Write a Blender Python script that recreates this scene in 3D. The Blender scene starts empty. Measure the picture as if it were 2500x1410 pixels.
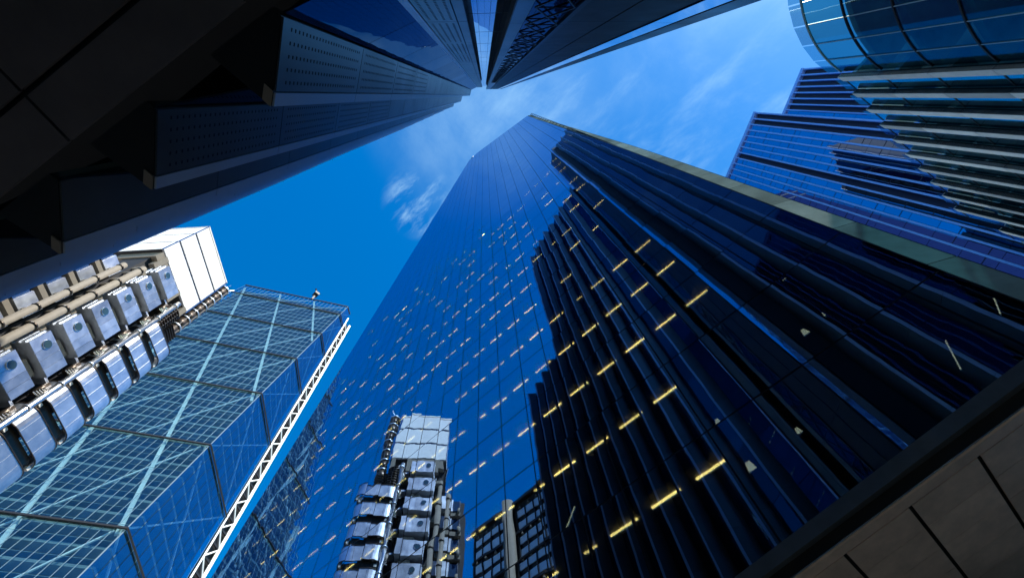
import bpy, math, random
from mathutils import Vector, Matrix
random.seed(7)
SC = bpy.context.scene
COL = SC.collection
R = math.radians
# ------------------------------------------------------------------ camera, sky, sun, exposure
EYE = 1.6
FPX, ZEN, AZ = 1120.0, (1182.0, 232.0), 2.525        # focal length in photo pixels, zenith pixel, street direction
_z = Vector((ZEN[0]-1250, -(ZEN[1]-705), -FPX)).normalized()
_e1 = _z.cross(Vector((0, 0, -1))).normalized()
_e2 = _z.cross(_e1)
_x = math.cos(AZ)*_e1 + math.sin(AZ)*_e2
if _x.x < 0: _x = -_x
_y = _z.cross(_x)
CAMR = Matrix((_x, _y, _z))                            # camera axes -> world
cd = bpy.data.cameras.new('camera'); cd.sensor_width = 36.0; cd.lens = FPX/2500*36.0
cd.clip_start = 0.05; cd.clip_end = 5000
cam = bpy.data.objects.new('camera', cd); COL.objects.link(cam)
cam.matrix_world = Matrix.Translation((0, 0, EYE)) @ CAMR.to_4x4()
SC.camera = cam
def ray(px, py):
    return (CAMR @ Vector((px-1250, -(py-705), -FPX))).normalized()

SUN_EL, SUN_AZ = 58.0, 7.0                             # azimuth measured from +X towards +Y
sun_dir = Vector((math.cos(R(SUN_EL))*math.cos(R(SUN_AZ)), math.cos(R(SUN_EL))*math.sin(R(SUN_AZ)), math.sin(R(SUN_EL))))
ld = bpy.data.lights.new('sun', 'SUN'); ld.energy = 4.2; ld.angle = R(0.5); ld.color = (1, 0.95, 0.86)
sun = bpy.data.objects.new('sun', ld); COL.objects.link(sun)
sun.rotation_euler = (-sun_dir).to_track_quat('-Z', 'Y').to_euler(); sun.location = (0, 0, 300)

W = bpy.data.worlds.new('World'); SC.world = W; W.use_nodes = True
nt = W.node_tree; nt.nodes.clear()
def N(t, **kw):
    n = nt.nodes.new(t)
    for k, v in kw.items(): setattr(n, k, v)
    return n
def L(a, b): nt.links.new(a, b)
sky = N('ShaderNodeTexSky', sky_type='NISHITA'); sky.sun_disc = False
sky.sun_elevation = R(SUN_EL); sky.sun_rotation = R(90-SUN_AZ); sky.altitude = 20
sky.air_density = 1.0; sky.dust_density = 0.15; sky.ozone_density = 1.6
hs = N('ShaderNodeHueSaturation'); hs.inputs['Saturation'].default_value = 1.5; hs.inputs['Value'].default_value = 1.0; hs.inputs['Hue'].default_value = 0.503
L(sky.outputs[0], hs.inputs['Color'])
tc = N('ShaderNodeTexCoord')
def cloud(direction, spread, scale, lo, hi, amount, stretch=(1, 1, 1), rot=(0, 0, 0), seed=0.0):
    """streaky cloud in one part of the sky: a soft region round a direction times noise"""
    dot = N('ShaderNodeVectorMath', operation='DOT_PRODUCT'); dot.inputs[1].default_value = direction
    L(tc.outputs['Generated'], dot.inputs[0])
    mr = N('ShaderNodeMapRange', interpolation_type='SMOOTHSTEP')
    mr.inputs['From Min'].default_value = math.cos(R(spread)); mr.inputs['From Max'].default_value = math.cos(R(spread*0.25))
    L(dot.outputs['Value'], mr.inputs['Value'])
    mp = N('ShaderNodeMapping'); mp.inputs['Scale'].default_value = stretch; mp.inputs['Rotation'].default_value = rot
    mp.inputs['Location'].default_value = (seed, seed*.7, 0)
    L(tc.outputs['Generated'], mp.inputs['Vector'])
    nz = N('ShaderNodeTexNoise'); nz.inputs['Scale'].default_value = scale; nz.inputs['Detail'].default_value = 9
    nz.inputs['Roughness'].default_value = 0.62; nz.inputs['Distortion'].default_value = 0.25
    L(mp.outputs[0], nz.inputs['Vector'])
    m2 = N('ShaderNodeMapRange', interpolation_type='SMOOTHSTEP')
    m2.inputs['From Min'].default_value = lo; m2.inputs['From Max'].default_value = hi
    L(nz.outputs['Fac'], m2.inputs['Value'])
    mu = N('ShaderNodeMath', operation='MULTIPLY'); L(mr.outputs[0], mu.inputs[0]); L(m2.outputs[0], mu.inputs[1])
    m3 = N('ShaderNodeMath', operation='MULTIPLY'); L(mu.outputs[0], m3.inputs[0]); m3.inputs[1].default_value = amount
    return m3.outputs[0]
tintn = N('ShaderNodeMixRGB', blend_type='MULTIPLY'); tintn.inputs['Fac'].default_value = 1.0
tintn.inputs['Color2'].default_value = (0.70, 1.07, 1.04, 1); L(hs.outputs[0], tintn.inputs['Color1'])
SKYCOL = tintn.outputs[0]
for fac in (cloud(ray(1750, 120), 42, 0.9, 0.20, 0.75, 0.12, seed=1.3),
            cloud(ray(1560, 245), 24, 3.4, 0.44, 0.76, 0.42, (1.0, 2.6, 1.0), (0, 0, R(40)), seed=4.1),
            cloud(ray(1025, 495), 4.8, 10.0, 0.42, 0.80, 0.75, (1.0, 3.0, 1.0), (0, 0, R(35)), seed=5.3),
            cloud(ray(1190, 250), 16.0, 2.0, 0.25, 0.75, 0.45, seed=3.9),
            cloud(ray(1900, 40), 20, 3.2, 0.42, 0.78, 0.38, seed=7.7)):
    mx = N('ShaderNodeMixRGB'); L(fac, mx.inputs['Fac']); L(SKYCOL, mx.inputs['Color1'])
    mx.inputs['Color2'].default_value = (2.5, 4.1, 5.3, 1)
    SKYCOL = mx.outputs[0]
bg = N('ShaderNodeBackground'); bg.inputs['Strength'].default_value = 0.115
L(SKYCOL, bg.inputs['Color'])
out = N('ShaderNodeOutputWorld'); L(bg.outputs[0], out.inputs[0])
SC.view_settings.view_transform = 'Standard'; SC.view_settings.look = 'None'
SC.view_settings.exposure = 1.0; SC.view_settings.gamma = 1.0
SC.cycles.caustics_reflective = True; SC.cycles.caustics_refractive = False
SC.cycles.max_bounces = 10; SC.cycles.transparent_max_bounces = 24; SC.cycles.glossy_bounces = 5
SC.cycles.sample_clamp_indirect = 6.0
SC.cycles.use_denoising = True

# ------------------------------------------------------------------ materials
MATS = {}
def mat(name, col, rough=0.5, metal=0.0, noise=0.0, nscale=3.0, bump=0.0, bscale=40.0, emit=None, estr=0.0, spec=0.5, vary=0.0):
    m = bpy.data.materials.new(name); m.use_nodes = True
    t = m.node_tree; b = t.nodes['Principled BSDF']
    b.inputs['Roughness'].default_value = rough; b.inputs['Metallic'].default_value = metal
    b.inputs['Specular IOR Level'].default_value = spec
    b.inputs['Base Color'].default_value = (*col, 1)
    g = t.nodes.new('ShaderNodeTexCoord')
    if noise:
        n = t.nodes.new('ShaderNodeTexNoise'); n.inputs['Scale'].default_value = nscale; n.inputs['Detail'].default_value = 7
        n.inputs['Roughness'].default_value = 0.65
        t.links.new(g.outputs['Object'], n.inputs['Vector'])
        r = t.nodes.new('ShaderNodeValToRGB')
        r.color_ramp.elements[0].position = .3; r.color_ramp.elements[1].position = .72
        r.color_ramp.elements[0].color = tuple(c*(1-noise) for c in col)+(1,)
        r.color_ramp.elements[1].color = tuple(min(1, c*(1+noise*.8)) for c in col)+(1,)
        t.links.new(n.outputs['Fac'], r.inputs[0]); t.links.new(r.outputs[0], b.inputs['Base Color'])
        mr = t.nodes.new('ShaderNodeMapRange'); mr.inputs['To Min'].default_value = max(.02, rough-.1); mr.inputs['To Max'].default_value = min(1, rough+.12)
        t.links.new(n.outputs['Fac'], mr.inputs['Value']); t.links.new(mr.outputs[0], b.inputs['Roughness'])
    if bump:
        n2 = t.nodes.new('ShaderNodeTexNoise'); n2.inputs['Scale'].default_value = bscale; n2.inputs['Detail'].default_value = 5
        t.links.new(g.outputs['Object'], n2.inputs['Vector'])
        bp = t.nodes.new('ShaderNodeBump'); bp.inputs['Strength'].default_value = bump; bp.inputs['Distance'].default_value = .02
        t.links.new(n2.outputs['Fac'], bp.inputs['Height']); t.links.new(bp.outputs[0], b.inputs['Normal'])
    if emit:
        b.inputs['Emission Color'].default_value = (*emit, 1); b.inputs['Emission Strength'].default_value = estr
    if vary:
        oi = t.nodes.new('ShaderNodeObjectInfo'); mv = t.nodes.new('ShaderNodeMapRange')
        mv.inputs['To Min'].default_value = 1-vary; mv.inputs['To Max'].default_value = 1+vary*.5
        t.links.new(oi.outputs['Random'], mv.inputs['Value'])
        if emit:
            ms = t.nodes.new('ShaderNodeMath'); ms.operation = 'MULTIPLY'; ms.inputs[1].default_value = estr
            t.links.new(mv.outputs[0], ms.inputs[0]); t.links.new(ms.outputs[0], b.inputs['Emission Strength'])
        else:
            vm = t.nodes.new('ShaderNodeVectorMath'); vm.operation = 'SCALE'
            src = b.inputs['Base Color'].links[0].from_socket if b.inputs['Base Color'].is_linked else None
            if src: t.links.new(src, vm.inputs[0])
            else: vm.inputs[0].default_value = col
            t.links.new(mv.outputs[0], vm.inputs['Scale']); t.links.new(vm.outputs[0], b.inputs['Base Color'])
    MATS[name] = m; return m
def glass(name, refl, fac, through, rough=0.0, power=3.0, wave=0.0, wscale=0.35, top=0.9, vary=0.06):
    """coated architectural glass: tinted mirror reflection over a tinted see-through pane, more mirror at grazing angles"""
    m = bpy.data.materials.new(name); m.use_nodes = True
    t = m.node_tree; t.nodes.clear()
    o = t.nodes.new('ShaderNodeOutputMaterial'); mix = t.nodes.new('ShaderNodeMixShader')
    tr = t.nodes.new('ShaderNodeBsdfTransparent'); tr.inputs[0].default_value = (*through, 1)
    gl = t.nodes.new('ShaderNodeBsdfGlossy'); gl.inputs['Color'].default_value = (*refl, 1); gl.inputs['Roughness'].default_value = rough
    lw = t.nodes.new('ShaderNodeLayerWeight'); lw.inputs[0].default_value = .5
    pw = t.nodes.new('ShaderNodeMath'); pw.operation = 'POWER'; pw.inputs[1].default_value = power
    t.links.new(lw.outputs['Facing'], pw.inputs[0])
    mr = t.nodes.new('ShaderNodeMapRange'); mr.inputs['To Min'].default_value = fac; mr.inputs['To Max'].default_value = top
    t.links.new(pw.outputs[0], mr.inputs['Value']); oi = t.nodes.new('ShaderNodeObjectInfo'); ma = t.nodes.new('ShaderNodeMath'); ma.operation = 'MULTIPLY_ADD'
    ma.inputs[1].default_value = vary; t.links.new(oi.outputs['Random'], ma.inputs[0]); t.links.new(mr.outputs[0], ma.inputs[2])
    t.links.new(ma.outputs[0], mix.inputs[0])
    if wave:
        g = t.nodes.new('ShaderNodeTexCoord'); n = t.nodes.new('ShaderNodeTexNoise')
        n.inputs['Scale'].default_value = wscale; n.inputs['Detail'].default_value = 1.5
        t.links.new(g.outputs['Object'], n.inputs['Vector'])
        bp = t.nodes.new('ShaderNodeBump'); bp.inputs['Strength'].default_value = 1; bp.inputs['Distance'].default_value = wave
        t.links.new(n.outputs['Fac'], bp.inputs['Height']); t.links.new(bp.outputs[0], gl.inputs['Normal'])
    t.links.new(tr.outputs[0], mix.inputs[1]); t.links.new(gl.outputs[0], mix.inputs[2]); t.links.new(mix.outputs[0], o.inputs[0])
    MATS[name] = m; return m

glass('tower_glass', (.40, .57, .82), .57, (.36, .42, .46), wave=.004, wscale=.5)
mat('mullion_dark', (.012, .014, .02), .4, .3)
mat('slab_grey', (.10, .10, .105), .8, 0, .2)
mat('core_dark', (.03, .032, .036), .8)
mat('lamp_warm', (1, .8, .4), .4, emit=(1.0, .58, .14), estr=21, vary=.45)
mat('lamp_pale', (1, .95, .8), .4, emit=(1.0, .86, .50), estr=3)
mat('edge_metal', (.22, .33, .35), .6, 0, .35, .45, 0, 3, spec=.0, vary=.3)
mat('base_metal', (.16, .19, .21), .35, .7, .15, 2)
mat('bright_trim', (.8, .78, .7), .25, .9)
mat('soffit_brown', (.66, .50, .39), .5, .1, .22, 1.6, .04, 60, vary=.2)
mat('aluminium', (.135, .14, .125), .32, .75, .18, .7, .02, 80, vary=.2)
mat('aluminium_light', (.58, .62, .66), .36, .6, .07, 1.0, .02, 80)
mat('slot_black', (.006, .006, .008), .7)
mat('beige_cap', (.30, .25, .19), .6, 0, .15, 3)
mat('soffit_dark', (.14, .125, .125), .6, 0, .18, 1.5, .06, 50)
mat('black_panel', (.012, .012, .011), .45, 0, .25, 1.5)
glass('bay_glass', (.50, .66, .9), .07, (.05, .06, .08), power=4, top=.36, wave=.004, wscale=.6)
glass('strip_glass', (.80, .88, 1.0), .82, (.20, .30, .45), wave=.004, wscale=.5)
glass('drum_glass', (.30, .50, .68), .10, (.34, .64, .68), power=5, wave=.012, wscale=.3, top=.45)
glass('rail_glass', (.6, .8, .9), .08, (.62, .80, .85), top=.4)
glass('rib_glass', (.42, .70, .78), .35, (.5, .78, .82), wave=.006)
mat('beige_stone', (.60, .56, .49), .6, 0, .15, 1.5, .05, 60, vary=.35)
mat('bronze_interior', (.20, .33, .37), .5, 0, .4, .5)
mat('blue_fin', (.16, .38, .90), .4, .2, .08, 1.5)
glass('blue_glass', (.48, .64, 1.0), .6, (.02, .05, .16), wave=.004)
mat('navy_dark', (.01, .015, .04), .7)  # near-black navy of the louvres and transoms
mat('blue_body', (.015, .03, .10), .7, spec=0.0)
glass('wedge_glass', (.36, .55, .68), .06, (.80, .92, .94), wave=.010, wscale=.25, top=.55)
glass('wedge_side_glass', (.38, .60, .82), .22, (.62, .80, .86), wave=.016, wscale=.22)
mat('white_steel', (.72, .74, .72), .45, .1, .06, .5)
mat('pane_edge', (.30, .38, .40), .5, .3)
mat('black_steel', (.010, .010, .012), .6, .0)
mat('office_slab', (.20, .25, .25), .8, 0, .2, .3)
mat('office_core', (.05, .085, .095), .8, 0, .3, .2)
mat('yellow_white', (.78, .74, .66), .5, .1, .05, 1)
mat('ribbed_white', (.88, .88, .86), .5, 0, .03, 1.2)
mat('steel_brushed', (.64, .68, .74), .36, .88, .18, .9, vary=.28)
mat('steel_bright', (.72, .70, .66), .2, .95, .08, 2)
mat('concrete_tan', (.20, .172, .132), .75, 0, .18, 2.0, .12, 40)
mat('bronze_dark', (.075, .055, .04), .35, .7, .25, 3)
mat('porthole_glass', (.05, .10, .13), .05, .2)
mat('shadow_gap', (.02, .02, .024), .8)
mat('window_blue', (.08, .16, .32), .08, .6)
mat('window_sky_paint', (.82, .90, .93), .2, .1, .05, 1)  # pale diffuse colour stands in for sky reflected in the wing's window panels
mat('paving', (.40, .37, .33), .85, 0, .2, .8, .2, 30)
mat('asphalt', (.05, .05, .052), .9, 0, .25, 2, .3, 60)

# ------------------------------------------------------------------ mesh helpers
class MB:
    def __init__(s): s.v = []; s.f = []
    def prism(s, poly, d):
        """closed prism: polygon (3-D points) pushed along vector d"""
        b = len(s.v); n = len(poly); d = Vector(d)
        poly = [Vector(p) for p in poly]
        s.v += [tuple(p) for p in poly] + [tuple(p+d) for p in poly]
        s.f.append(tuple(range(b, b+n))); s.f.append(tuple(range(b+2*n-1, b+n-1, -1)))
        for i in range(n):
            j = (i+1) % n
            s.f.append((b+i, b+n+i, b+n+j, b+j))
        return s
    def plan(s, pts, z0, z1):
        return s.prism([(p[0], p[1], z0) for p in pts], (0, 0, z1-z0))
    def box(s, o, a, b, c):
        """box from corner o with edge vectors a, b, c"""
        o, a, b, c = map(Vector, (o, a, b, c))
        return s.prism([o, o+a, o+a+b, o+b], c)
    def bar(s, p, q, w, h, up=(0, 0, 1)):
        p, q = Vector(p), Vector(q); d = (q-p).normalized()
        sd = d.cross(Vector(up))
        if sd.length < 1e-4: sd = d.cross(Vector((1, 0, 0)))
        sd.normalize(); u = sd.cross(d)
        return s.box(p - sd*w/2 - u*h/2, sd*w, u*h, q-p)
    def tube(s, p, q, r, n=12, r2=None):
        p, q = Vector(p), Vector(q); d = (q-p).normalized()
        a = d.orthogonal().normalized(); b = d.cross(a); r2 = r if r2 is None else r2
        k = len(s.v)
        for i in range(n):
            t = 2*math.pi*i/n; o = a*math.cos(t)+b*math.sin(t)
            s.v += [tuple(p+o*r), tuple(q+o*r2)]
        for i in range(n):
            j = (i+1) % n
            s.f.append((k+2*i, k+2*j, k+2*j+1, k+2*i+1))
        s.f.append(tuple(k+2*i for i in range(n-1, -1, -1))); s.f.append(tuple(k+2*i+1 for i in range(n)))
        return s
    def build(s, name, m, parent=None, smooth=False, kind=None):
        me = bpy.data.meshes.new(name); me.from_pydata(s.v, [], s.f); me.update()
        import bmesh
        bm = bmesh.new(); bm.from_mesh(me); bmesh.ops.recalc_face_normals(bm, faces=bm.faces); bm.to_mesh(me); bm.free()
        me.materials.append(MATS[m])
        if smooth:
            for p in me.polygons: p.use_smooth = len(p.vertices) == 4
        o = bpy.data.objects.new(name, me); COL.objects.link(o)
        if parent: o.parent = parent
        if kind: o['kind'] = kind
        return o
def thing(name, label, cat, group=None, loc=(0, 0, 0)):
    o = bpy.data.objects.new(name, None); COL.objects.link(o); o.empty_display_size = 1
    o['label'] = label; o['category'] = cat
    if group: o['group'] = group
    return o
def clip(poly, a, b, c):
    """keep a*u+b*v<=c"""
    out = []
    for i in range(len(poly)):
        p, q = poly[i], poly[(i+1) % len(poly)]
        dp, dq = a*p[0]+b*p[1]-c, a*q[0]+b*q[1]-c
        if dp <= 0: out.append(p)
        if (dp < 0 < dq) or (dq < 0 < dp):
            t = dp/(dp-dq); out.append((p[0]+(q[0]-p[0])*t, p[1]+(q[1]-p[1])*t))
    return out
def area2(p):
    return abs(sum(p[i][0]*p[(i+1) % len(p)][1]-p[(i+1) % len(p)][0]*p[i][1] for i in range(len(p))))/2
CAMP = Vector((0, 0, EYE))
def seen_size(P, n, A):
    d = P-CAMP; r = d.length
    f = (CAMR.transposed() @ d)
    if f.z > -.05: return 0
    x, y = 1250+FPX*f.x/-f.z, 705-FPX*f.y/-f.z
    inside = -60 < x < 2560 and -60 < y < 1470
    return A*abs(n.dot(d))/r**3*(1 if inside else 0)
def pane_grid(parent, O, U, V, Nn, cells, m, tilt=0.0, thick=.03, limit=300, name='pane'):
    """cells: list of 2-D polygons in the plane O+u*U+v*V. Largest in view become panes, the rest one mesh."""
    items = []
    for c in cells:
        if len(c) < 3 or area2(c) < .02: continue
        uc = sum(p[0] for p in c)/len(c); vc = sum(p[1] for p in c)/len(c)
        a, b = random.gauss(0, tilt), random.gauss(0, tilt)
        pts = [O+U*p[0]+V*p[1]+Nn*(a*(p[0]-uc)+b*(p[1]-vc)) for p in c]
        items.append((seen_size(O+U*uc+V*vc, Nn, area2(c)), pts))
    items.sort(key=lambda t: -t[0])
    rest = MB()
    for i, (s, pts) in enumerate(items):
        if i < limit and s > 0: MB().prism(pts, -Nn*thick).build(name, m, parent)
        else: rest.prism(pts, -Nn*thick)
    if rest.v: rest.build(name+'_field', m, parent, kind='stuff')

# ------------------------------------------------------------------ ground
def structure(o): o['kind'] = 'structure'; return o
structure(MB().box((-600, -600, -.3), (1200, 0, 0), (0, 1200, 0), (0, 0, .3)).build('ground', 'paving'))
structure(MB().box((-120, 2.5, .004), (200, 0, 0), (0, 6, 0), (0, 0, .004)).build('street', 'asphalt'))

# ------------------------------------------------------------------ 1. the tall blue glass tower opposite
FY = 12.0
def glass_tower():
    t = thing('glass_skyscraper', 'tall blue mirrored glass skyscraper with slanted top filling the centre', 'skyscraper')
    O, U, V, Nn = Vector((0, FY, EYE)), Vector((1, 0, 0)), Vector((0, 0, 1)), Vector((0, -1, 0))
    xr, xe = 6.25, 7.0
    zb = 7.8
    cw, rh = 1.745, 3.9
    cols = [-8.67+cw*k for k in range(-27, 9)] + [xr]
    cols = [c for c in cols if c <= xr-.3] + [xr]
    BS = lambda x: 7.62+.1*max(x, -10.0)
    rows = [5.8] + [11.45+rh*k for k in range(0, 42)]
    # the left edge: x >= -50.0 + .1863 (z-7.8)
    def inside(poly):
        poly = clip(poly, -1, .1863, 50.0+.1863*7.8)
        if poly: poly = clip(poly, 42.0, 24.3, 42.0*-18.5+24.3*177)
        if poly: poly = clip(poly, 1, .0129, xr+.0129*42)
        if poly and min(p[1] for p in poly) < 9:
            poly = clip(poly, .1, -1, -7.62) if max(p[0] for p in poly) > -10 else clip(poly, 0, -1, -6.62)
        return poly
    g = .028
    cells = []
    for i in range(len(cols)-1):
        for j in range(len(rows)-1):
            c = inside([(cols[i]+g, rows[j]+g), (cols[i+1]-g, rows[j]+g), (cols[i+1]-g, rows[j+1]-g), (cols[i]+g, rows[j+1]-g)])
            if c: cells.append(c)
    pane_grid(t, O, U, V, Nn, cells, 'tower_glass', tilt=.0019, thick=.02)
    # mullions and transoms just behind the glass
    for x in cols:
        zt = 177-(x+18.5)*42/24.3 if x > -18.5 else 7.8+(x+50.0)/.1863
        zt = min(zt, 180)
        if zt > zb+1:
            MB().box((x-.045, FY+.022, BS(x)+EYE), (.09, 0, 0), (0, .10, 0), (0, 0, zt-BS(x)-.05)).build('mullion', 'mullion_dark', t)
    for z in rows[1:]:
        x0 = -50.0+.1863*(z-7.8); x1 = min(xr, -18.5+(177-z)*24.3/42)
        if x1 > x0+1:
            MB().box((x0+.05, FY+.024, z-.05+EYE), (x1-x0-.1, 0, 0), (0, .09, 0), (0, 0, .10)).build('transom', 'mullion_dark', t)
    # floors behind the glass
    for j, z in enumerate(rows):
        if j == 0: continue
        x0 = -50.0+.1863*(z-7.8)+.6; x1 = min(xr, -18.5+(177-z)*24.3/42)-.3
        if x1 > x0+2:
            MB().box((x0, FY+.16, z-.62+EYE), (x1-x0, 0, 0), (0, 11, 0), (0, 0, .6)).build('floor_slab', 'slab_grey', t)
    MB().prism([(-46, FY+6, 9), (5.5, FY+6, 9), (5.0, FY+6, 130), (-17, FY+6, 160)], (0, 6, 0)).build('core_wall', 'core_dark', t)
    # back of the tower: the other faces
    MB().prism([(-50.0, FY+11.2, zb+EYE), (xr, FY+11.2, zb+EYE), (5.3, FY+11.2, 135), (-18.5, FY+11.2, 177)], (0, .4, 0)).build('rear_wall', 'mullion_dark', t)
    # left end wall, so that no sky shows through the floors
    MB().prism([(-49.95, FY+.2, zb+EYE), (-49.95, FY+11.2, zb+EYE), (-18.55, FY+11.2, 178), (-18.55, FY+.2, 178)], (.12, 0, 0)).build('end_wall', 'mullion_dark', t)
    MB().prism([(-18.5, FY+.2, 178.2), (5.4, FY+.2, 136.7), (5.4, FY+11.2, 136.7), (-18.5, FY+11.2, 178.2)], (0, 0, .2)).build('roof', 'mullion_dark', t)
    # chamfered metal edge on the right, panel by panel
    z = BS(xr)
    k = 0
    while z < 135:
        z1 = min(z+rh*(.93 if k == 0 else 1), 135.2)
        def ex(zz): return -max(0, zz-42)*.0129
        a, b = ex(z), ex(z1)
        zz0, zz1 = z+EYE+.02, z1+EYE-.02
        MB().prism([(xr+a+.02, FY, zz0), (xe+a, FY+.36, zz0), (xe+b, FY+.36, zz1), (xr+b+.02, FY, zz1)], (-.05, .12, 0)).build('edge_panel', 'edge_metal', t)
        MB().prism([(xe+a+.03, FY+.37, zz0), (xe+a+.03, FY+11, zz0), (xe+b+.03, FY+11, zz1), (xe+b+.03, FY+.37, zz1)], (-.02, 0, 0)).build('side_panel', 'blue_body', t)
        z = z1; k += 1
    # base: metal strip, shadow recess, bright drip edge, lip and soffit panels
    def run(x0, x1, y0, y1, d0, d1):
        """bar that follows the sloping base line: heights d0..d1 relative to it"""
        return MB().prism([(x0, y0, BS(x0)+d0+EYE), (x1, y0, BS(x1)+d0+EYE), (x1, y0, BS(x1)+d1+EYE), (x0, y0, BS(x0)+d1+EYE)], (0, y1-y0, 0))
    for (xa, xb) in ((-50, -10), (-10, xe)):
        run(xa, xb, FY-.05, FY+.15, -.38, -.02).build('base_strip', 'base_metal', t)
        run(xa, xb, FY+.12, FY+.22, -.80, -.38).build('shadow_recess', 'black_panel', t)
        run(xa, xb, FY-.06, FY-.03, -.78, -.75).build('drip_edge', 'bright_trim', t)
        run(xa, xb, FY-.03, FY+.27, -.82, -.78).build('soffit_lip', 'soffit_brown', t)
        run(xa, xb, FY+.3, FY+10, -.70, -.60).build('soffit_backing', 'black_panel', t)
    x = 1.05-cw*12
    while x < xe:
        for r in range(7):
            y = FY+.34+r*.92
            w = min(cw-.09, xe-x-.05)
            if w > .2:
                e = random.uniform(0, .006)
                run(x+.045, x+.045+w, y+.008, y+.912, -.80+e, -.77+e).build('soffit_panel', 'soffit_brown', t)
        x += cw
    MB().box((-52, FY+7, 0), (58, 0, 0), (0, 4, 0), (0, 0, 8.4)).build('lobby_wall', 'core_dark', t)
    for x in (-40, -30, -20, -10, 0):
        MB().tube((x, FY+3.4, 0), (x, FY+3.4, 8.55), .45, 16).build('column', 'slab_grey', t, smooth=True)
    # ceiling lights
    spots = []
    for j, z in enumerate(rows[:-1]):
        if j > 14: break
        top = rows[j+1]-.66
        if j == 0: top = rows[1]-.66
        for x in cols[:-1]:
            if x < -50.0+.1863*(z-7.8)+1.5: continue
            if x > (1.0 if j > 1 else -3.4): continue
            if j > 6 and random.random() < (j-5)*.055: continue
            if x > -7 and j > 4 and random.random() < .45: continue
            if random.random() < .05: continue
            spots.append((x, top, j))
    items = []
    for (x, top, j) in spots:
        y = FY+.62+random.uniform(-.03, .03)
        P = Vector((x+1.1, y, top+EYE)); ln = 1.14 if random.random() > .12 else .55
        items.append((seen_size(P, Vector((0, 0, 1)), .05), (x+cw-.08-ln, y, top+EYE-.05), ln))
    items.sort(key=lambda q: -q[0])
    rest = MB()
    for i, (s, p, ln) in enumerate(items):
        if i < 300 and s > 0: MB().box(p, (ln, 0, 0), (0, .06, 0), (0, 0, .05)).build('ceiling_light', 'lamp_warm', t)
        else: rest.box(p, (ln, 0, 0), (0, .06, 0), (0, 0, .05))
    if rest.v: rest.build('ceiling_light_field', 'lamp_warm', t, kind='stuff')
    # small shades of hanging lamps deeper in the right-hand floors
    for (px, py, s) in ((1870, 735, 1.3), (1963, 808, 1.2), (2012, 762, .9), (1916, 682, 1.2), (1752, 1028, 1.2), (1830, 1135, 1.5), (1947, 1048, .9), (2082, 876, .7), (1776, 1046, .9), (2110, 560, .9)):
        r = ray(px, py); k = (FY+.75)/r.y; P = CAMP+r*k
        MB().prism([P+Vector((-.09*s, 0, -.10*s)), P+Vector((.09*s, 0, -.10*s)), P+Vector((.05*s, 0, .10*s)), P+Vector((-.05*s, 0, .10*s))], (0, .05, 0)).build('lamp_shade', 'lamp_pale', t)
    P1, P2 = ray(1403, 1235), ray(1377, 1303)
    a, b = CAMP+P1*((FY+.8)/P1.y), CAMP+P2*((FY+.8)/P2.y)
    MB().bar(a, b, .035, .035).build('tube_lamp', 'lamp_pale', t)
    for (p, q) in (((2308, 830), (2345, 900)), ((2427, 728), (2442, 765))):
        P1, P2 = ray(*p), ray(*q)
        MB().bar(CAMP+P1*((FY+.8)/P1.y), CAMP+P2*((FY+.8)/P2.y), .03, .03).build('tube_lamp', 'lamp_pale', t)
glass_tower()

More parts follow.
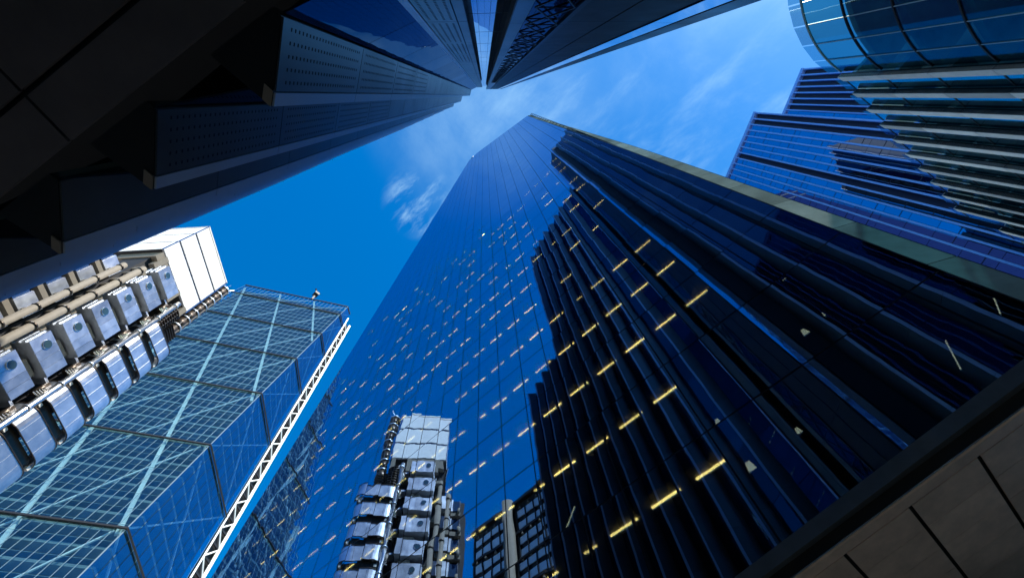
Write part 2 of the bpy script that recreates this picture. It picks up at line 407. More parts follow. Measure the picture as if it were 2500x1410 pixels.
# ------------------------------------------------------------------ 2. the dark stepped tower over the camera
FLOOR = 4.0
def v2(a): return Vector((a[0], a[1]))
def stepped_tower():
    t = thing('stepped_tower', 'dark grey stepped office tower of saw-tooth perforated metal bays overhead on the left', 'office tower')
    zs = 6.5+EYE
    T = {1: (-2.1, -1.76), 2: (-4.1, -2.2), 3: (-5.8, -2.57)}
    for k in range(4, 13): T[k] = (-5.8-1.95*(k-3), -2.57-.74*(k-3))
    bays = []
    bays.append(dict(T=v2((-.03, -1.85)), S=v2((.10, -1.76)), Q=v2((.57, -1.34)), E=v2((.72, -1.21)), B=[v2((.95, -2.2)), v2((.1, -2.5))], top=97, near=True, id=0))
    for k in range(1, 13):
        t0 = v2(T[k]); q = t0+v2((.93, -.53)); top = 97 if k <= 8 else 57
        bays.append(dict(T=t0, S=t0+v2((.17, -.09)), Q=q, E=None, B=[q+v2((0, -.12)), t0+v2((-.05, -.85))], top=top+random.uniform(-.1, .1), near=k <= 4, id=k))
    right = []
    for j in range(7):
        t0 = v2((6.0+1.9*j, 2.4+.5*j)); q = t0+v2((-.62, -.85))
        right.append(dict(T=t0, S=t0+v2((-.14, -.16)), Q=q, E=None, B=[q+v2((.1, -.6)), t0+v2((.15, -.9))], top=130, near=False, id=20+j))
    def plate(a, b, z0, z1, out, gap, name, m, parent, thick=.025):
        d = (b-a); nrm = Vector((-d.y, d.x)).normalized()
        if nrm.dot(out) < 0: nrm = -nrm
        u = d.normalized()
        a2, b2 = a+u*gap+nrm*.006, b-u*gap+nrm*.006
        return MB().prism([(a2.x, a2.y, z0+gap), (b2.x, b2.y, z0+gap), (b2.x, b2.y, z1-gap), (a2.x, a2.y, z1-gap)], Vector((nrm.x, nrm.y, 0))*thick), nrm
    upper = {'aluminium': MB(), 'aluminium_light': MB(), 'bay_glass': MB()}
    def add(mb, name, m, near):
        if near: return mb.build(name, m, t)
        b = len(upper[m].v); upper[m].v += mb.v; upper[m].f += [tuple(i+b for i in f) for f in mb.f]
    for bay in bays+right:
        Tt, S, Q = bay['T'], bay['S'], bay['Q']
        poly = [Tt, S, Q] + ([bay['E']] if bay['E'] is not None else []) + bay['B']
        out = v2((0, 0))-Tt if bay['id'] < 4 else v2((.2, 1))
        MB().plan(poly, zs, bay['top']).build('pilaster', 'black_panel', t)
        # pale cap under each pilaster
        MB().plan([Tt, S, S+v2((0, -.12)), Tt+v2((0, -.12))], zs-.03, zs-.002).build('pilaster_foot', 'beige_cap', t)
        z = zs; k = 0
        while z < bay['top']-.3:
            z1 = min(z+FLOOR, bay['top'])
            near = bay['near'] and z < 44
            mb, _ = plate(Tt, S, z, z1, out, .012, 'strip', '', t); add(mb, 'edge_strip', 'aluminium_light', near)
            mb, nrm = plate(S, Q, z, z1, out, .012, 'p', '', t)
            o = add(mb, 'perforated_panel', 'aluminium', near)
            if bay['id'] in (0, 1, 2) and k < 4:
                d = Q-S; u = d.normalized(); w = d.length
                sl = MB(); nc = 5 if w > .7 else 4; nr = 26 if k < 3 else 20
                for ci in range(nc):
                    for ri in range(nr):
                        c = S+u*(w*(ci+.75)/(nc+.5))+nrm*.0305
                        zc = z+.22+(ri+.5)*(z1-z-.44)/nr
                        sl.box((c.x-u.x*.022, c.y-u.y*.022, zc-.016), (u.x*.044, u.y*.044, 0), (0, 0, .032), (nrm.x*.003, nrm.y*.003, 0))
                sl.build('slot', 'slot_black', o, kind='stuff')
            if bay['E'] is not None:
                mb, _ = plate(Q, bay['E'], z, z1, out, .012, 'p', '', t); add(mb, 'edge_strip', 'aluminium', near)
            z = z1; k += 1
    # glass between the bays
    def glaze(a, b, out, top, near, base=zs):
        z = base
        while z < top-.3:
            z1 = min(z+FLOOR, top)
            mb, _ = plate(a, b, z, z1, out, .02, 'g', '', t)
            add(mb, 'pane', 'bay_glass', near and z < 44); z = z1
    for i in range(1, len(bays)):
        b1, b0 = bays[i], bays[i-1]
        e = b0['T']+v2((.06, -.28)) if i > 1 else b0['T']+v2((.02, -.05))
        glaze(b1['Q']+v2((.02, -.03)), e, v2((0, 1)), min(b1['top'], b0['top'])-.6, b1['near'])
    for j in range(1, 7):
        glaze(right[j-1]['T']+v2((.1, -.35)), right[j]['Q']+v2((0, -.03)), v2((-.2, 1)), 129, False)
    # deep glazed slot between the two arms
    a, b = v2((.80, -2.05)), v2((2.35, -.72)); d = b-a; u = d.normalized(); nn = Vector((-u.y, u.x))
    if nn.y < 0: nn = -nn
    z = zs
    while z < 128:
        z1 = z+FLOOR
        nsub = 6
        for q in range(nsub):
            p0, p1 = a+d*(q/nsub), a+d*((q+1)/nsub)
            mb, _ = plate(p0, p1, z+.05, z1, nn, .005, 'g', '', t, .02)
            mb.build('pane', 'strip_glass', t) if z < 60 else add_strip(mb)
        mb, _ = plate(a, b, z, z+.05, nn, .0, 'g', '', t, .022); mb.build('transom', 'aluminium', t)
        z = z1
    MB().plan([a-nn*.3, b-nn*.3, b-nn*.5, a-nn*.5], zs, 128).build('slot_wall', 'aluminium', t)
    # right arm: grey strip, lattice glazing, black panels, glossy strip
    A, Bp = v2((1.33, -.65)), v2((4.12, 1.90)); d = Bp-A
    top = 130
    out = v2((-.7, .7))
    def seg(f0, f1, m, name, zstep=FLOOR, o=0.0):
        p, q = A+d*f0, A+d*f1
        z = zs
        while z < top-.2:
            z1 = min(z+zstep, top)
            mb, nr = plate(p, q, z, z1, out, .008, name, m, t, .03+o)
            if z < 44: mb.build(name, m, t)
            else:
                rest.setdefault((name, m), MB()); rb = rest[(name, m)]
                b0 = len(rb.v); rb.v += mb.v; rb.f += [tuple(i+b0 for i in f) for f in mb.f]
            z = z1
    rest = {}
    seg(0, .075, 'aluminium', 'edge_strip', o=.03)
    seg(.078, .262, 'bay_glass', 'lattice_pane', 2.0)
    seg(.265, .295, 'mullion_dark', 'frame_bar', o=.05)
    seg(.30, .52, 'black_panel', 'dark_panel')
    seg(.525, .765, 'black_panel', 'dark_panel')
    seg(.77, .885, 'strip_glass', 'glossy_pane', o=.02)
    seg(.89, 1.0, 'aluminium', 'edge_strip', o=.03)
    for (nm, m), rb in rest.items(): rb.build('upper_'+nm, m, t, kind='stuff')
    # crossing braces in front of the lattice glazing
    z = zs; nr = out.normalized()*.09
    while z < 60:
        for (f0, f1) in ((.085, .255), (.255, .085)):
            p, q = A+d*f0+nr, A+d*f1+nr
            MB().bar((p.x, p.y, z), (q.x, q.y, z+2), .025, .025).build('brace', 'mullion_dark', t)
        p, q = A+d*.085+nr, A+d*.255+nr
        MB().bar((p.x, p.y, z), (q.x, q.y, z), .02, .02).build('brace', 'mullion_dark', t)
        z += 2
    # bodies
    MB().plan([A+v2((.1, -.12)), Bp+v2((.1, -.15)), v2((6, 1.4)), v2((17.2, 4.2)), v2((17.2, -8)), v2((2.7, -8)), v2((2.5, -1.2))], zs+.1, 130).build('core', 'core_dark', t)
    MB().plan([(2.4, -3.4), (-.9, -3.2), (-6, -4.1), (-16.2, -8.2), (-17, -13), (2.4, -10)], zs+3, 96.4).build('core', 'core_dark', t)
    MB().plan([(-16.4, -8.4), (-24, -11.2), (-24.4, -15), (-17.2, -13.2)], zs+3, 56.4).build('core', 'core_dark', t)
    for key, mb in upper.items():
        if mb.v: mb.build({'aluminium': 'upper_perforated_panels', 'aluminium_light': 'upper_edge_strips', 'bay_glass': 'upper_panes'}[key], key, t, kind='stuff')
    if STRIP.v: STRIP.build('upper_slot_panes', 'strip_glass', t, kind='stuff')
    # soffit panels
    e = v2((.981, .194)); m_ = v2((.194, -.981)); o0 = v2((-1.35, -2.66))
    for (r0, r1) in ((0, .62), (.70, 1.95), (2.0, 3.3), (3.35, 4.6)):
        s = -15.0
        while s < 2.5:
            a, b = s+.02, s+2.98
            pts = [o0+e*a+m_*r0, o0+e*b+m_*r0, o0+e*b+m_*r1, o0+e*a+m_*r1]
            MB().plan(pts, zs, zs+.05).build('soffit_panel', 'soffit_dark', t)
            s += 3.0
    MB().plan([o0+e*-15+m_*.05, o0+e*2.6+m_*.05, o0+e*2.6+m_*5, o0+e*-15+m_*5], zs+.09, zs+.16).build('soffit_backing', 'black_panel', t)
    MB().plan([(-17, -9.5), (2.4, -6.5), (2.4, -10), (-17, -13)], 0, zs+.2).build('lobby_wall', 'core_dark', t)
    MB().plan([(2.6, -1.0), (16, -1.0), (16, -8), (2.6, -8)], 0, zs+.2).build('lobby_wall', 'core_dark', t)
    for k in (8, 11):
        p = v2(T[k])+v2((.5, -1.6))
        MB().tube((p.x, p.y, 0), (p.x, p.y, zs+3.2), .3, 16).build('column', 'aluminium', t, smooth=True)
STRIP = MB()
def add_strip(mb):
    b = len(STRIP.v); STRIP.v += mb.v; STRIP.f += [tuple(i+b for i in f) for f in mb.f]
stepped_tower()

# ------------------------------------------------------------------ 3. curved building on the right
def curved_building():
    t = thing('curved_building', 'curved dark glass office block with beige vertical ribs at top right', 'office building')
    H = 38.4+EYE
    C, RR = v2((30.4, 14.5)), 9.3
    a0, a1 = math.atan2(3.45, -8.75), math.atan2(-8.0, -3.0) + 2*math.pi
    n = 9
    ang = [a0+(a1-a0)*i/n for i in range(n+1)]
    pt = lambda a, r=RR: C+v2((math.cos(a), math.sin(a)))*r
    SUB = 4
    for i in range(n):
        for f in range(9):
            z0, z1 = H-FLOOR*(f+1), H-FLOOR*f
            if z1 < 4: continue
            # curved pane between two ribs
            mb = MB(); a = [ang[i]+(ang[i+1]-ang[i])*k/SUB for k in range(SUB+1)]
            a[0] += .004; a[-1] -= .004
            k0 = len(mb.v)
            for q in a:
                p = pt(q); p2 = pt(q, RR-.03)
                mb.v += [(p.x, p.y, z0+.03), (p.x, p.y, z1-.03), (p2.x, p2.y, z0+.03), (p2.x, p2.y, z1-.03)]
            for k in range(SUB):
                b = 4*k
                mb.f += [(b, b+4, b+5, b+1), (b+2, b+3, b+7, b+6), (b+1, b+5, b+7, b+3), (b, b+2, b+6, b+4)]
            mb.f += [(0, 1, 3, 2), (4*SUB, 4*SUB+2, 4*SUB+3, 4*SUB+1)]
            mb.build('pane', 'drum_glass', t, smooth=False)
    # floor rings between the storeys
    for f in range(10):
        z = H-FLOOR*f
        if z < 2: continue
        mb = MB(); M = 40
        for i in range(M+1):
            a = a0+(a1-a0)*i/M
            for (r, dz) in ((RR+.05, -.05), (RR+.05, .05), (RR-.10, .05), (RR-.10, -.05)):
                p = pt(a, r); mb.v.append((p.x, p.y, z+dz))
        for i in range(M):
            b = 4*i
            for q in range(4): mb.f.append((b+q, b+(q+1) % 4, b+4+(q+1) % 4, b+4+q))
        mb.build('floor_ring', 'black_steel' if f else 'pane_edge', t)
        # ceiling behind
        if f:
            pts = [pt(a0+(a1-a0)*i/16, RR-.25) for i in range(17)] + [pt(a1, 1.5), pt(a0, 1.5)]
            MB().plan(pts, z-.5, z).build('floor_slab', 'bronze_interior', t)
    for a in ang[1:]:
        p, q = pt(a, RR+.03), pt(a, RR-.12); s = v2((-math.sin(a), math.cos(a)))*.025
        MB().plan([p-s, p+s, q+s, q-s], 4, H).build('rib', 'pane_edge', t)
    pts = [pt(a0+(a1-a0)*i/16, RR-4) for i in range(17)] + [C]
    MB().plan(pts, 0, H-.6).build('core', 'core_dark', t)
    # glass parapet set on the roof edge
    for i in range(n):
        for h in (0,):
            p, q = pt(ang[i]+.006, RR+.02), pt(ang[i+1]-.006, RR+.02)
            p2, q2 = pt(ang[i]+.006, RR), pt(ang[i+1]-.006, RR)
            MB().plan([p, q, q2, p2], H+.06, H+1.5).build('parapet_pane', 'rail_glass', t)
    # saw-tooth wall with beige ribs
    A, Bq = v2((21.55, 18.0)), v2((25.1, 39.0)); nb = 11; d = (Bq-A)/nb
    for i in range(nb+3):
        o = A+d*i
        top = H + (0 if i < 10 else -3*(i-9))
        z = 2.0 + random.uniform(0, 1); first = True
        # rib: facing the street, panels of one storey each
        u = d.normalized(); nn = Vector((-u.y, u.x))           # towards the street (-x)
        r0, r1 = o+nn*.25, o+u*.62+nn*.12
        zz = top
        while zz > 8:
            z1 = zz; z0 = zz-FLOOR
            MB().plan([r0, r1, r1-nn*.3, r0-nn*.3], z0+.02, z1-.02).build('rib_panel', 'beige_stone', t)
            zz = z0
        MB().plan([r0+nn*-.05, r1+nn*-.05, r1-nn*.4, r0-nn*.4], 3, top-.1).build('rib_core', 'black_steel', t)
        # glazing to the next rib
        g0, g1 = o+u*.66-nn*.05, o+d-nn*.20
        zz = top+1.1; k = 0
        while zz > 8:
            z1 = zz; z0 = zz-(1.1 if k == 0 else FLOOR)
            MB().plan([g0, g1, g1-nn*.03, g0-nn*.03], z0+.03, z1-.03).build('pane' if k else 'parapet_pane', 'rib_glass' if k else 'rail_glass', t)
            if k:
                MB().plan([g0+nn*.03, g1+nn*.03, g1-nn*.06, g0-nn*.06], z1-.04, z1+.04).build('transom', 'black_steel', t)
                MB().plan([g0-nn*.3, g1-nn*.3, g1-nn*4, g0-nn*4], z1-.4, z1).build('floor_slab', 'bronze_interior', t)
            zz = z0; k += 1
    MB().plan([A+v2((1.9, 0)), Bq+v2((2.6, 4)), v2((33, 42)), v2((33, 17))], 0, H-.3).build('core', 'bronze_interior', t)
curved_building()

# ------------------------------------------------------------------ 4. blue finned towers behind it
def finned(label, P0, P1, H, nf, over0, over1, darkrows):
    t = thing('finned_tower', label, 'tower', 'blue finned towers')
    P0, P1 = v2(P0), v2(P1); d = (P1-P0); u = d.normalized(); nn = Vector((-u.y, u.x))
    if nn.dot(v2((-1, -1))) < 0: nn = -nn
    pitch = d.length/nf
    a = P0-u*over0; ln = d.length+over0+over1
    MB().plan([a-nn*.4, a+u*ln-nn*.4, a+u*ln-nn*9, a-nn*9], 0, H-.2).build('core', 'blue_body', t)
    n = int(ln/pitch)
    for i in range(n+1):
        o = a+u*(pitch*i)
        MB().plan([o+nn*.32-u*.12, o+nn*.32+u*.12, o+u*.12-nn*.38, o-u*.12-nn*.38], 20, H).build('fin', 'blue_fin', t)
        if i == n: continue
        dark = i in darkrows
        z = H-.9
        while z > 22:
            p, q = o+u*.15, o+u*(pitch-.15)
            if dark and (z > 24):
                if z > H-2: MB().plan([p-nn*.33, q-nn*.33, q-nn*.38, p-nn*.38], 22, H-.9).build('louvre', 'navy_dark', t)
            else:
                MB().plan([p, q, q-nn*.05, p-nn*.05], z-FLOOR+.06, z).build('pane', 'blue_glass', t)
                if random.random() < .5: MB().plan([p+nn*.02, q+nn*.02, q-nn*.03, p-nn*.03], z-FLOOR+1.4, z-FLOOR+1.5).build('transom', 'navy_dark', t)
            z -= FLOOR
    MB().plan([a+nn*.36-u*.2, a+u*(pitch*n+.2)+nn*.36, a+u*(pitch*n+.2)-nn*.4, a-nn*.4-u*.2], H-.8, H+.05).build('cornice', 'blue_fin', t)
finned('blue tower with pale vertical fins rising behind the ribbed curved block', (38.5, 40.4), (28.8, 46.5), 100, 10, 0.0, 14, (0, 1, 7))
finned('taller blue tower with dark louvres directly behind the finned one, beside the glass drum', (52.5, 42.0), (44.8, 47.2), 105, 8, 0.0, 10, (0, 1, 2, 3, 4, 5, 6))

# ------------------------------------------------------------------ 5. wedge-shaped glass skyscraper
def wedge():
    t = thing('wedge_skyscraper', 'leaning wedge of clear glass with white diagonal bracing at lower left', 'skyscraper')
    TR, TL = Vector((-123.0, 24.6, 223)), Vector((-149.8, -18.5, 223))
    BR = Vector((-95.5, 1.0, 0))
    BL = BR+(TL-TR)
    O = BR; U = (BL-BR); wid = U.length; U = U/wid
    V = (TR-BR); hgt = V.length; V = V/hgt
    Nn = U.cross(V).normalized()
    if Nn.x < 0: Nn = -Nn
    vz = V.z
    cols = 26; cw = wid/cols
    nfl = 54; fh = hgt/nfl
    cells = []
    for i in range(cols):
        for j in range(10, nfl):
            g = .05
            cells.append([(i*cw+g, j*fh+g), ((i+1)*cw-g, j*fh+g), ((i+1)*cw-g, (j+1)*fh-g), (i*cw+g, (j+1)*fh-g)])
    pane_grid(t, O, U, V, Nn, cells, 'wedge_glass', tilt=.0012, thick=.05)
    for i in range(cols+1):
        p = O+U*(i*cw); MB().bar(p+V*(10*fh)-Nn*.1, p+V*hgt-Nn*.1, .10, .08, Nn).build('glazing_bar', 'pane_edge', t)
    tr = MB()
    for j in range(10, nfl+1):
        tr.bar(O+V*(j*fh)-Nn*.16, O+U*wid+V*(j*fh)-Nn*.16, .06, .06, Nn)
    tr.build('transom_field', 'pane_edge', t, kind='stuff')
    # side face: triangle between the leaning corner and a vertical rear edge
    RE = Vector((-125.6, 28.0, 0))
    zl = [10*4+4.15*j for j in range(0, 45)]
    def corner(z): return BR+(TR-BR)*(z/223)
    side_cells = MB(); scount = 0
    items = []
    for j in range(len(zl)-1):
        z0, z1 = zl[j], min(zl[j+1], 222.5)
        if z0 > 221: break
        c0, c1 = corner(z0), corner(z1); r0, r1 = Vector((RE.x, RE.y, z0)), Vector((RE.x, RE.y, z1))
        nc = max(1, round((r0-c0).length/3))
        for i in range(nc):
            f0, f1 = i/nc+.004, (i+1)/nc-.004
            pts = [c0.lerp(r0, f0), c0.lerp(r0, f1), c1.lerp(r1, f1), c1.lerp(r1, f0)]
            pts[2].z -= .08; pts[3].z -= .08
            nrm = (pts[1]-pts[0]).cross(pts[3]-pts[0]).normalized()
            if nrm.dot(Vector((.7, .7, 0))) < 0: nrm = -nrm
            a, b = random.gauss(0, .004), random.gauss(0, .004)
            cc = sum(pts, Vector())/4
            pts = [p+nrm*(a*(p-cc).dot(U)+b*(p.z-cc.z)*.5) for p in pts]
            items.append((seen_size(cc, nrm, (pts[1]-pts[0]).length*4), pts, nrm))
    items.sort(key=lambda q: -q[0])
    for i, (s, pts, nrm) in enumerate(items):
        if i < 250 and s > 0: MB().prism(pts, -nrm*.05).build('side_pane', 'wedge_side_glass', t)
        else: side_cells.prism(pts, -nrm*.05)
    if side_cells.v: side_cells.build('side_pane_field', 'wedge_side_glass', t, kind='stuff')
    # corner edge
    MB().bar(corner(38), corner(223), .16, .16).build('corner_post', 'pane_edge', t)
    # black belts every seven storeys, wrapping the corner
    lev = [69, 97, 125, 153, 181, 209]
    for z in [41]+lev:
        c = corner(z)
        MB().bar(c+Nn*.25+U*-.3, c+U*wid+Nn*.25, .42, .36, Nn).build('belt', 'black_steel', t)
        r = Vector((RE.x, RE.y, z))
        off = Vector((.25, .25, 0))
        MB().bar(c+off, r+off, .42, .36, Nn).build('belt', 'black_steel', t)
    # white bracing just behind the glass: inclined columns and diagonals
    back = -Nn*.75
    def P(f, z): return corner(z)+U*(wid*f)+back
    LV = [41]+lev+[222]
    for k in range(len(LV)-1):
        z0, z1 = LV[k], LV[k+1]
        for zk in (170, 118, 65, 12, -41, -94):
            fa, fb = .0063*(z0-zk), .0063*(z1-zk); za, zb_ = z0, z1
            if fb <= .02 or fa >= .98: continue
            if fa < .02: za = zk+.02/.0063; fa = .02
            if fb > .98: zb_ = zk+.98/.0063; fb = .98
            MB().bar(P(fa, za), P(fb, zb_), .8, .5, Nn).build('brace_column', 'white_steel', t)
        for f0 in (.36, .68, .98):
            MB().bar(P(f0, z0), P(f0-.32, z1), .34, .34, Nn).build('diagonal', 'white_steel', t)
        # side diagonals
        c0, c1 = corner(z0), corner(z1); inn = Vector((-.7, -.7, 0))
        r0, r1 = Vector((RE.x, RE.y, z0)), Vector((RE.x, RE.y, z1))
        MB().bar(c0+inn, r1+inn, .35, .35).build('diagonal', 'white_steel', t)
        MB().bar(r0+inn, c1+inn, .35, .35).build('diagonal', 'white_steel', t)
    # floor plates set back behind the glass
    for j in range(10, nfl):
        z = j*223/nfl
        c = corner(z); p0 = c-Nn*1.6; p1 = c+U*wid-Nn*1.6
        r = Vector((RE.x-1.4, RE.y-1.4, z))
        MB().prism([p0, p1, p1+Vector((-26, 10, 0)), r+Vector((0, 0, 0))], (0, 0, -.55)).build('floor_plate', 'office_slab', t)
    for i in range(2, cols, 2):
        pass
    mb = MB()
    c0, c1 = corner(30)-Nn*7, corner(222)-Nn*7
    mb.prism([c0+U*2, c0+U*wid, c1+U*wid, c1+U*2], -Nn*1.0); mb.build('core_wall', 'office_core', t)
    MB().plan([(-129, 23), (-127, 27), (-152, 10), (-156, -14)], 0, 221).build('core', 'office_core', t)
    MB().plan([(-100, 0), (-122, 24), (-146, -10), (-124, -38)], 0, 40).build('plinth', 'office_core', t)
    # roof frame
    MB().bar(TR, TL, .5, .5).build('roof_beam', 'black_steel', t)
    rear = Vector((RE.x, RE.y, 223))
    MB().bar(TR, rear, .5, .5).build('roof_beam', 'black_steel', t)
    # ladder of white posts and zig-zag braces up the vertical rear edge
    a, b = Vector((RE.x-.2, RE.y+.5, 0)), Vector((RE.x-2.0, RE.y+3.5, 0))
    up = Vector((0, 0, 1))
    MB().bar(a+up*20, a+up*219, .45, .45, (1, 0, 0)).build('ladder_post', 'white_steel', t)
    MB().bar(b+up*20, b+up*217, .85, .85, (1, 0, 0)).build('ladder_post', 'yellow_white', t)
    z = 22
    i = 0
    while z < 212:
        p, q = (a, b) if i % 2 == 0 else (b, a)
        MB().bar(p+up*z, q+up*(z+4), .34, .34, (1, 0, 0)).build('ladder_brace', 'white_steel', t)
        MB().bar(a+up*(z+4), b+up*(z+4), .5, .35, (1, 0, 0)).build('ladder_rung', 'black_steel', t)
        z += 4; i += 1
    MB().plan([a+Vector((-1.4, -.2, 0)), b+Vector((-1.4, -.6, 0)), b+Vector((-2.2, -.6, 0)), a+Vector((-2.2, -.2, 0))], 15, 214).build('lift_shaft', 'black_steel', t)
    MB().plan([a+Vector((-.55, -.02, 0)), b+Vector((-.55, -.3, 0)), b+Vector((-.75, -.3, 0)), a+Vector((-.75, -.02, 0))], 20, 215).build('ladder_backing', 'black_steel', t)
    # roof crane for window cleaning
    r = ray(757, 718); k = 231/r.z; p = CAMP+r*k
    cr = thing('maintenance_crane', 'small black window-cleaning crane on the roof edge of the glass wedge', 'crane')
    base = TR.lerp(TL, .36)
    MB().bar(base, base+up*5.5, .8, .8, (1, 0, 0)).build('mast', 'black_steel', cr)
    MB().box(base+Vector((-1.4, -1.2, 5.4)), (2.8, 0, 0), (0, 2.4, 0), (0, 0, 1.8)).build('cab', 'black_steel', cr)
    MB().bar(base+Vector((0, 0, 6.6)), base+Vector((1.6, -1.9, 8.2)), .6, .5).build('jib', 'black_steel', cr)
wedge()

# ------------------------------------------------------------------ 6. steel-clad service tower
n3 = Vector((.762, .648, 0)); r3 = Vector((-.648, .762, 0)); o3 = Vector((-50.7, -17.7, 0)); up = Vector((0, 0, 1))
def lp(r, off, z): return o3+r3*r+n3*off+up*z
def lbox(r0, r1, f0, f1, z0, z1): return MB().box(lp(r0, f0, z0), r3*(r1-r0), n3*(f1-f0), up*(z1-z0))
def service_tower():
    t = thing('service_tower', 'sunlit steel service tower with stacked pods, pipes and a white plant box on top', 'tower')
    E_ = EYE
    # core
    lbox(.6, 7.0, -4.5, -.6, 0, 69+E_).build('core', 'shadow_gap', t)
    lbox(7.2, 11.8, -5.5, -1.2, 0, 66+E_).build('core', 'shadow_gap', t)
    # plant box: three bands of ribbed cladding on two sides
    lbox(.15, 10.6, -9.0, -.12, 69.4+E_, 81.9+E_).build('plant_box', 'window_blue', t)
    bands = ((69.5, 73.25), (73.75, 77.7), (78.2, 81.75))
    def ribbed(p, du, nrm, n, z0, z1, depth):
        """corrugated sheet of n ribs as one closed shell"""
        mb = MB()
        for i in range(n):
            a = p+du*(i/n); b = p+du*((i+.62)/n); c = p+du*((i+1)/n)
            mb.prism([a+up*z0, b+up*z0, b+up*z0+nrm*depth, a+up*z0+nrm*depth], up*(z1-z0))
        mb.prism([p+up*z0, p+du+up*z0, p+du+up*z0-nrm*.05, p+up*z0-nrm*.05], up*(z1-z0))
        return mb
    for (z0, z1) in bands:
        ribbed(lp(.05, .0, 0), r3*10.55, n3, 46, z0+E_, z1+E_, .09).build('ribbed_band', 'ribbed_white', t)
        ribbed(lp(.05, -9.0, 0), n3*8.9, -r3, 40, z0+E_, z1+E_, .05).build('ribbed_band', 'ribbed_white', t)
    for (a, b) in ((10.62, 10.8), (-.06, .04)):
        lbox(a, b, -.1, .12, 69.2+E_, 82.1+E_).build('corner_trim', 'window_blue', t)
    lbox(-.05, 10.8, -9.0, .1, 81.95+E_, 82.25+E_).build('roof_slab', 'yellow_white', t)
    lbox(-.05, 10.8, -9.0, .1, 69.0+E_, 69.35+E_).build('box_floor', 'shadow_gap', t)
    # pods
    for k in range(15):
        zc = 66.8-4.05*k
        if zc < 8: break
        pod = lbox(1.9, 6.2, -1.0, 1.86, zc-2.6+E_, zc+E_).build('pod', 'steel_brushed', t)
        for (a, b) in ((1.9, 3.25), (3.29, 4.28), (4.32, 5.25), (5.29, 6.2)):
            lbox(a, b, 1.87, 1.92+random.uniform(0, .008), zc-2.58+E_, zc-.02+E_).build('panel', 'steel_brushed', pod)
        c = lp(3.05, 0, zc-1.05+E_)
        MB().tube(c+n3*1.90, c+n3*2.02, .50, 24).build('porthole_ring', 'steel_bright', pod, smooth=True)
        MB().tube(c+n3*1.96, c+n3*2.035, .42, 24).build('porthole', 'porthole_glass', pod, smooth=True)
        # roof ribs of the pod's left flank
        for q in range(4):
            lbox(1.80, 1.88, -.8+q*.65, -.45+q*.65, zc-2.5+E_, zc-.1+E_).build('rib', 'steel_brushed', pod)
        # beam and bracket between pods
        lbox(.8, 6.4, -.9, .6, zc-3.75+E_, zc-3.1+E_).build('beam', 'concrete_tan', t)
        lbox(3.6, 5.6, .3, 1.2, zc-3.5+E_, zc-2.95+E_).build('bracket', 'concrete_tan', t)
        lbox(6.5, 7.3, -.6, .9, zc-2.0+E_, zc-1.7+E_).build('bracket', 'steel_brushed', t)
    # tan columns and steel pipe
    for (r, f, rad, top, m) in ((-.75, 1.2, .38, 60, 'concrete_tan'), (.75, 1.5, .42, 62.5, 'concrete_tan'), (7.75, 1.9, .36, 66, 'steel_bright'), (8.35, 1.3, .16, 66.3, 'steel_bright')):
        MB().tube(lp(r, f, 0), lp(r, f, top+E_), rad, 16).build('pipe', m, t, smooth=True)
        z = top-1
        while z > 8:
            MB().tube(lp(r, f, z+E_), lp(r, f, z+.22+E_), rad*1.16, 16).build('pipe_collar', 'bronze_dark' if m == 'concrete_tan' else 'steel_brushed', t, smooth=True)
            if m == 'concrete_tan': MB().bar(lp(r, f, z+E_), lp(r+.2, -1.2, z+E_), .22, .3).build('bracket', 'concrete_tan', t)
            z -= 4.05
    for k in range(13):
        z = 63-4.05*k
        MB().tube(lp(7.3, .9, z+E_), lp(7.5, .9, z+1.9+E_), .30, 10).build('valve', 'bronze_dark', t, smooth=True)
        for q in range(5):
            MB().tube(lp(7.05+.1*q, 1.2, z-.1+q*.3+E_), lp(7.75, 1.5, z-.1+q*.3+E_), .07, 8).build('cable', 'steel_bright', t)
    # left flank: steel wall bays and blue windows
    for k in range(14):
        z = 61-4.05*k
        lbox(-1.9, .3, -2.2, -.2, z-2.4+E_, z+E_).build('flank_panel', 'steel_brushed', t)
        w = lbox(-3.1, -1.95, -.6, -.4, z-2.2+E_, z-.2+E_).build('window', 'window_blue', t)
        for (a, b) in ((-3.2, -3.08), (-1.98, -1.86)):
            lbox(a, b, -.7, -.25, z-2.3+E_, z-.1+E_).build('frame', 'steel_bright', w)
        lbox(-3.4, .2, -2.4, -.1, z-3.6+E_, z-2.9+E_).build('beam', 'concrete_tan', t)
        MB().tube(lp(-3.0, .2, z-3.4+E_), lp(-3.0, .2, z-2.3+E_), .24, 10).build('stub_column', 'concrete_tan', t, smooth=True)
    lbox(-4.0, .5, -6, -.9, 0, 61+E_).build('core', 'shadow_gap', t)
    # plinth between the pods and the box
    lbox(.4, 7.2, -6, .2, 67.2+E_, 69.0+E_).build('transfer_beam', 'concrete_tan', t)
    for r in (1.2, 6.6, 9.6):
        lbox(r, r+.8, -.4, .4, 66+E_, 69.2+E_).build('bracket', 'concrete_tan', t)
    # curved stair wraps
    path = []
    def arc(cx, cy, rad, a0, a1, n):
        return [(cx+rad*math.cos(R(a0+(a1-a0)*i/n)), cy+rad*math.sin(R(a0+(a1-a0)*i/n))) for i in range(n+1)]
    path = arc(9.0, .6, 1.5, 200, 90, 7) + arc(12.5, .6, 1.5, 90, -40, 8)
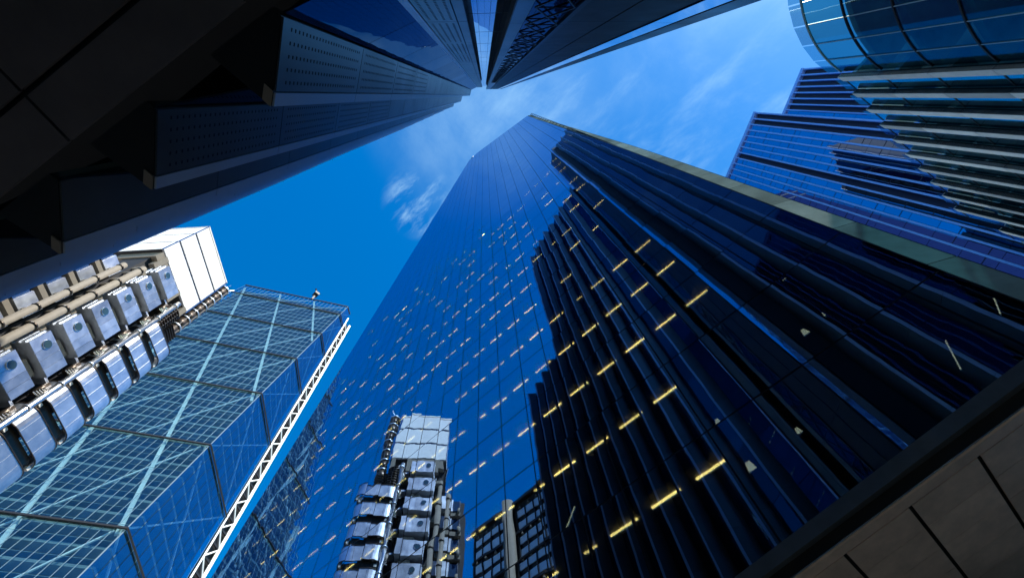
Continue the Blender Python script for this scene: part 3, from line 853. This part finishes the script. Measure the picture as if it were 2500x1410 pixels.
    for k in range(14):
        z1 = 60.8-3.85*k; z0 = z1-2.55
        if z0 < 4: break
        w = MB()
        for i in range(len(path)-1):
            a, b = path[i], path[i+1]
            w.prism([lp(a[0], a[1], z0+E_), lp(b[0], b[1], z0+E_), lp(b[0]*.985+.16, b[1]-.1, z0+E_), lp(a[0]*.985+.16, a[1]-.1, z0+E_)], up*(z1-z0))
        o = w.build('stair_wrap', 'steel_brushed', t)
        for zz in (z0, z1):
            e = MB()
            for i in range(len(path)-1):
                a, b = path[i], path[i+1]
                e.bar(lp(a[0], a[1]+.02, zz+E_), lp(b[0], b[1]+.02, zz+E_), .10, .09)
            e.build('trim', 'bronze_dark', o)
        for r in (9.3, 10.7, 12.1):
            lbox(r, r+.03, 2.08, 2.13, z0+.05+E_, z1-.05+E_).build('seam', 'steel_bright', o)
        # bronze underside and bulging bracket
        inner = [(9.0+(p[0]-10.75)*.86+1.75, p[1]*.82) for p in path]
        MB().prism([lp(p[0], p[1], z0-1.28+E_) for p in inner], up*1.26).build('landing', 'bronze_dark', t)
        for (r, f) in ((8.3, 1.35), (13.2, 1.35)):
            lbox(r, r+.35, f, f+.35, z0-.75+E_, z0-.35+E_).build('bracket', 'yellow_white', t)
        MB().tube(lp(13.1, .3, z0-1.3+E_), lp(13.1, .3, z0-.05+E_), .75, 14, .95).build('stair_bowl', 'bronze_dark', t, smooth=True)
    # spiral cage between stair top and box
    for q in range(9):
        z = 61.2+q*.55
        MB().tube(lp(9.0, .2, z+E_), lp(9.0, .2, z+.12+E_), 1.5, 20).build('cage_ring', 'bronze_dark', t, smooth=True)
    for q in range(14):
        a = 2*math.pi*q/14
        MB().bar(lp(9.0+1.4*math.cos(a), .2+1.4*math.sin(a), 61+E_), lp(9.0+1.4*math.cos(a), .2+1.4*math.sin(a), 66+E_), .07, .07, (1, 0, 0)).build('cage_bar', 'black_steel', t)
    for q in range(8):
        MB().bar(lp(10.4, .9, 60.9+q*.5+E_), lp(12.6, .6, 60.9+q*.5+E_), .5, .06).build('stair_tread', 'black_steel', t)
    # dark ringed duct beside the box
    for q in range(7):
        z = 64.5+q*2.45
        MB().tube(lp(12.0, -.6, z+E_), lp(12.0, -.6, z+2.1+E_), .85, 16).build('duct_drum', 'bronze_dark', t, smooth=True)
        MB().tube(lp(12.0, -.6, z+2.1+E_), lp(12.0, -.6, z+2.4+E_), 1.0, 16).build('duct_ring', 'steel_brushed', t, smooth=True)
        for a in (20, 70, 120):
            ca, sa = math.cos(R(a)), math.sin(R(a))
            MB().bar(lp(12+.88*ca, -.6+.88*sa, z+E_), lp(12+.88*ca, -.6+.88*sa, z+2.1+E_), .12, .12, (1, 0, 0)).build('duct_rib', 'black_steel', t)
    for q in range(5):
        a = q*1.2
        MB().bar(lp(12+.6*math.cos(a), -.6+.6*math.sin(a), 81.5+E_), lp(12.4+.9*math.cos(a), -.6+.9*math.sin(a), 83.2+E_), .07, .07).build('antenna', 'steel_bright', t)
    for (r, f, h) in ((1.5, -8.2, 1.7), (1.9, -8.4, 2.2), (2.4, -8.2, 1.5)):
        MB().tube(lp(r, f, 82.2+E_), lp(r, f, 82.2+h+E_), .06, 6).build('antenna', 'steel_bright', t)
service_tower()

# ------------------------------------------------------------------ 7. wing of the service building, seen in the mirror
def wing():
    t = thing('service_wing', 'dark office wing with bands of window panels coloured pale like reflected sky, mirrored low in the blue glass', 'building')
    y = -18.0
    H = 50.5
    MB().box((-43.5, y-6, 0), (16, 0, 0), (0, 5.6, 0), (0, 0, H)).build('core', 'shadow_gap', t)
    for f in range(11):
        z = H-1.2-f*4.0
        if z < 6: break
        x = -43.0
        for c in range(9):
            if c == 4: x += 1.55; continue
            for (a, b) in ((0, -1.0), (-1.75, -2.75)):
                MB().box((x+.08, y-.35, z+b), (1.5, 0, 0), (0, .1, 0), (0, 0, a-b)).build('window_panel', 'window_sky_paint', t)
            MB().box((x+.04, y-.4, z-3.3), (.12, 0, 0), (0, .3, 0), (0, 0, 3.6)).build('frame_bar', 'black_steel', t)
            MB().tube((x+.85, y-.1, z+.1), (x+.85, y-.1, z+.5), .2, 8, .07).build('bracket', 'concrete_tan', t)
            x += 1.62
        MB().box((-43.4, y-.5, z-3.45), (15.6, 0, 0), (0, .5, 0), (0, 0, .35)).build('transom', 'black_steel', t)
    MB().tube((-36.0, y+.3, 0), (-36.0, y+.3, H+1), .75, 16).build('column', 'concrete_tan', t, smooth=True)
    MB().box((-43.6, y-5.5, H), (16.2, 0, 0), (0, 5.8, 0), (0, 0, .5)).build('roof_edge', 'black_steel', t)
    # lower concrete link towards the tower
    MB().box((-49.5, y-7, 0), (5.8, 0, 0), (0, 5, 0), (0, 0, 46)).build('link', 'concrete_tan', t)
    for f in range(10):
        z = 43-f*4
        w = MB().box((-49.2, y-1.98, z-1.9), (5.2, 0, 0), (0, .06, 0), (0, 0, 1.9)).build('window', 'window_blue', t)
        for q in range(5):
            MB().box((-49.2+q*1.28, y-1.94, z-1.9), (.07, 0, 0), (0, .1, 0), (0, 0, 1.9)).build('frame', 'steel_bright', w)
wing()
